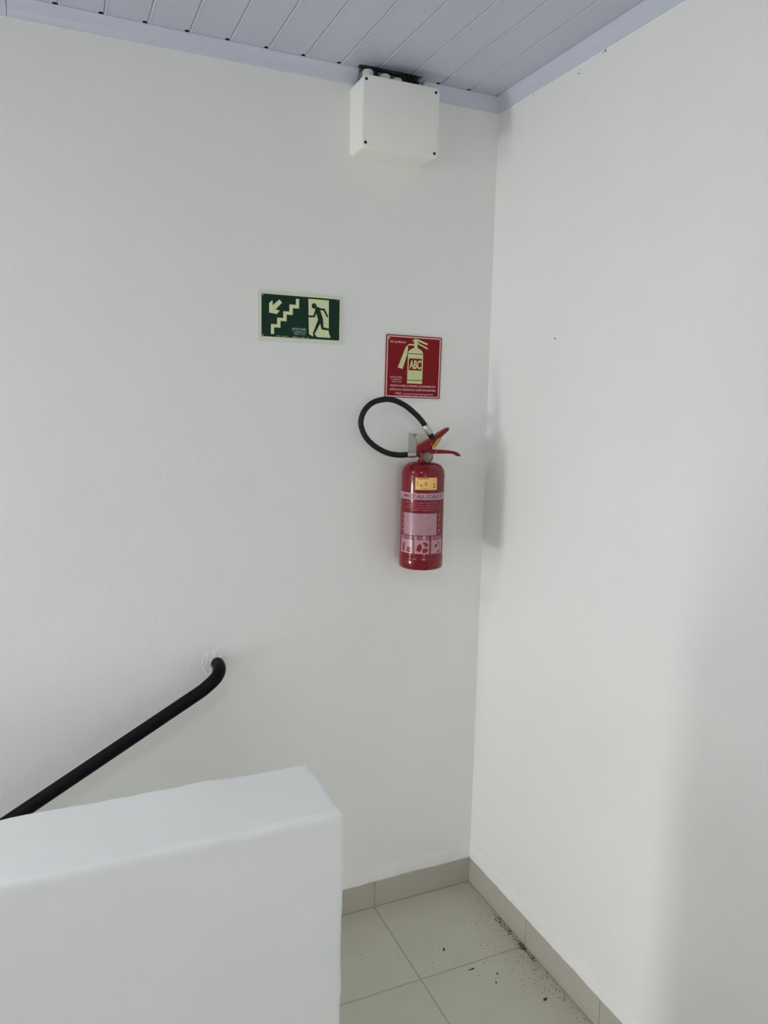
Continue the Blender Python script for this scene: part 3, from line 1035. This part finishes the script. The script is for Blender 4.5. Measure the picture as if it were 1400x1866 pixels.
bm = bmesh.new()
for k in range(900):
    y = random.triangular(-0.80, -0.03, -0.36)
    w = 0.020 + 0.05 * math.exp(-((y + 0.36) / 0.17) ** 2)
    x = -0.0055 - abs(random.gauss(0, 1)) * w * (0.4 if random.random() < 0.5 else 1.2)
    grain(bm, x, y, 0.0, random.choice((0.0006, 0.0007, 0.0009, 0.0012, 0.0017)), random.uniform(1, 1.7))
for k in range(170):   # denser clumps against the skirting and at the grout line
    y = random.choice((-0.205, -0.235, -0.27, -0.33, -0.345, -0.36, -0.40)) + random.gauss(0, 0.012)
    grain(bm, -0.0065 - abs(random.gauss(0, 0.008)), y, 0.0, random.uniform(0.0013, 0.0032), random.uniform(1, 1.8))
for x, y in ((-0.486, -0.188), (-0.38, -0.23), (-0.406, -0.051), (-0.30, -0.30), (-0.12, -0.18), (-0.09, -0.20), (-0.11, -0.30), (-0.16, -0.36), (-0.25, -0.25)):
    grain(bm, x, y, 0.0, 0.0022, 1.4)
gr = obj('dirt', bm, 'dirt')
gr['kind'] = 'stuff'
gr['label'] = 'dark grains of dirt swept against the skirting on the tiled floor'
gr['category'] = 'dirt'


def scrap(x, y, ln, wd, rot, label):
    bm = bmesh.new()
    n = 5
    top = []
    for i in range(n):
        t = i / (n - 1)
        w = wd * math.sin(math.pi * (0.12 + 0.76 * t)) * random.uniform(0.7, 1.1)
        z = 0.0012 + 0.0012 * math.sin(t * 5 + ln * 900)
        top.append([bm.verts.new(((t - 0.5) * ln, s * w, z + (0.0012 if s == 0 else 0))) for s in (-1, 0, 1)])
    bot = [[bm.verts.new((v.co.x, v.co.y, 0.0001)) for v in r] for r in top]
    for A, B in zip(top, top[1:]):
        for k in range(2):
            bm.faces.new((A[k], A[k + 1], B[k + 1], B[k]))
    for A, B in zip(bot, bot[1:]):
        for k in range(2):
            bm.faces.new((A[k], B[k], B[k + 1], A[k + 1]))
    for i in range(n - 1):
        for k in (0, 2):
            bm.faces.new((top[i][k], top[i + 1][k], bot[i + 1][k], bot[i][k]))
    for i in (0, n - 1):
        for k in range(2):
            bm.faces.new((top[i][k], top[i][k + 1], bot[i][k + 1], bot[i][k]))
    o = obj('leaf_scrap', bm, 'leaf')
    o.location = (x, y, 0)
    o.rotation_euler = (0, 0, math.radians(rot))
    tag(o, label, 'leaf scrap', 'dry scraps on the floor tiles')


scrap(-0.242, -0.264, 0.015, 0.0030, 62, 'dark dry leaf scrap in the middle of the corner floor tile')
scrap(-0.206, -0.368, 0.017, 0.0026, -4, 'long dark dry leaf scrap just in front of the cross grout line')
scrap(-0.072, -0.547, 0.013, 0.0034, 10, 'dark dry scrap nearest the bottom edge beside the right skirting')
scrap(-0.144, -0.412, 0.008, 0.0022, 70, 'small dark scrap between the long leaf scrap and the right skirting')
scrap(-0.166, -0.440, 0.006, 0.0022, 80, 'tiny dark scrap just in front of the small one near the skirting')

bm = bmesh.new()
for y, z, s in ((-0.482, 2.509, 0.003), (-0.474, 2.508, 0.002), (-0.384, 2.500, 0.0015), (-0.380, 2.493, 0.0018), (-0.388, 2.490, 0.0012), (-0.179, 2.508, 0.0015), (-0.141, 2.504, 0.001), (-0.409, 2.419, 0.0012), (-0.160, 2.499, 0.001)):
    lathe(bm, [(s, 0.0), (s * 0.9, 0.0008), (s * 0.4, 0.0012)], (0, 0, 0), 7, 'y')
    for v in bm.verts[-21:]:
        v.co = Vector((v.co.y * 1.0 - 0.0002, y + v.co.x, z + v.co.z * 0.8))
pc = obj('paint_chips', bm, 'screw', wr)
pc['kind'] = 'stuff'
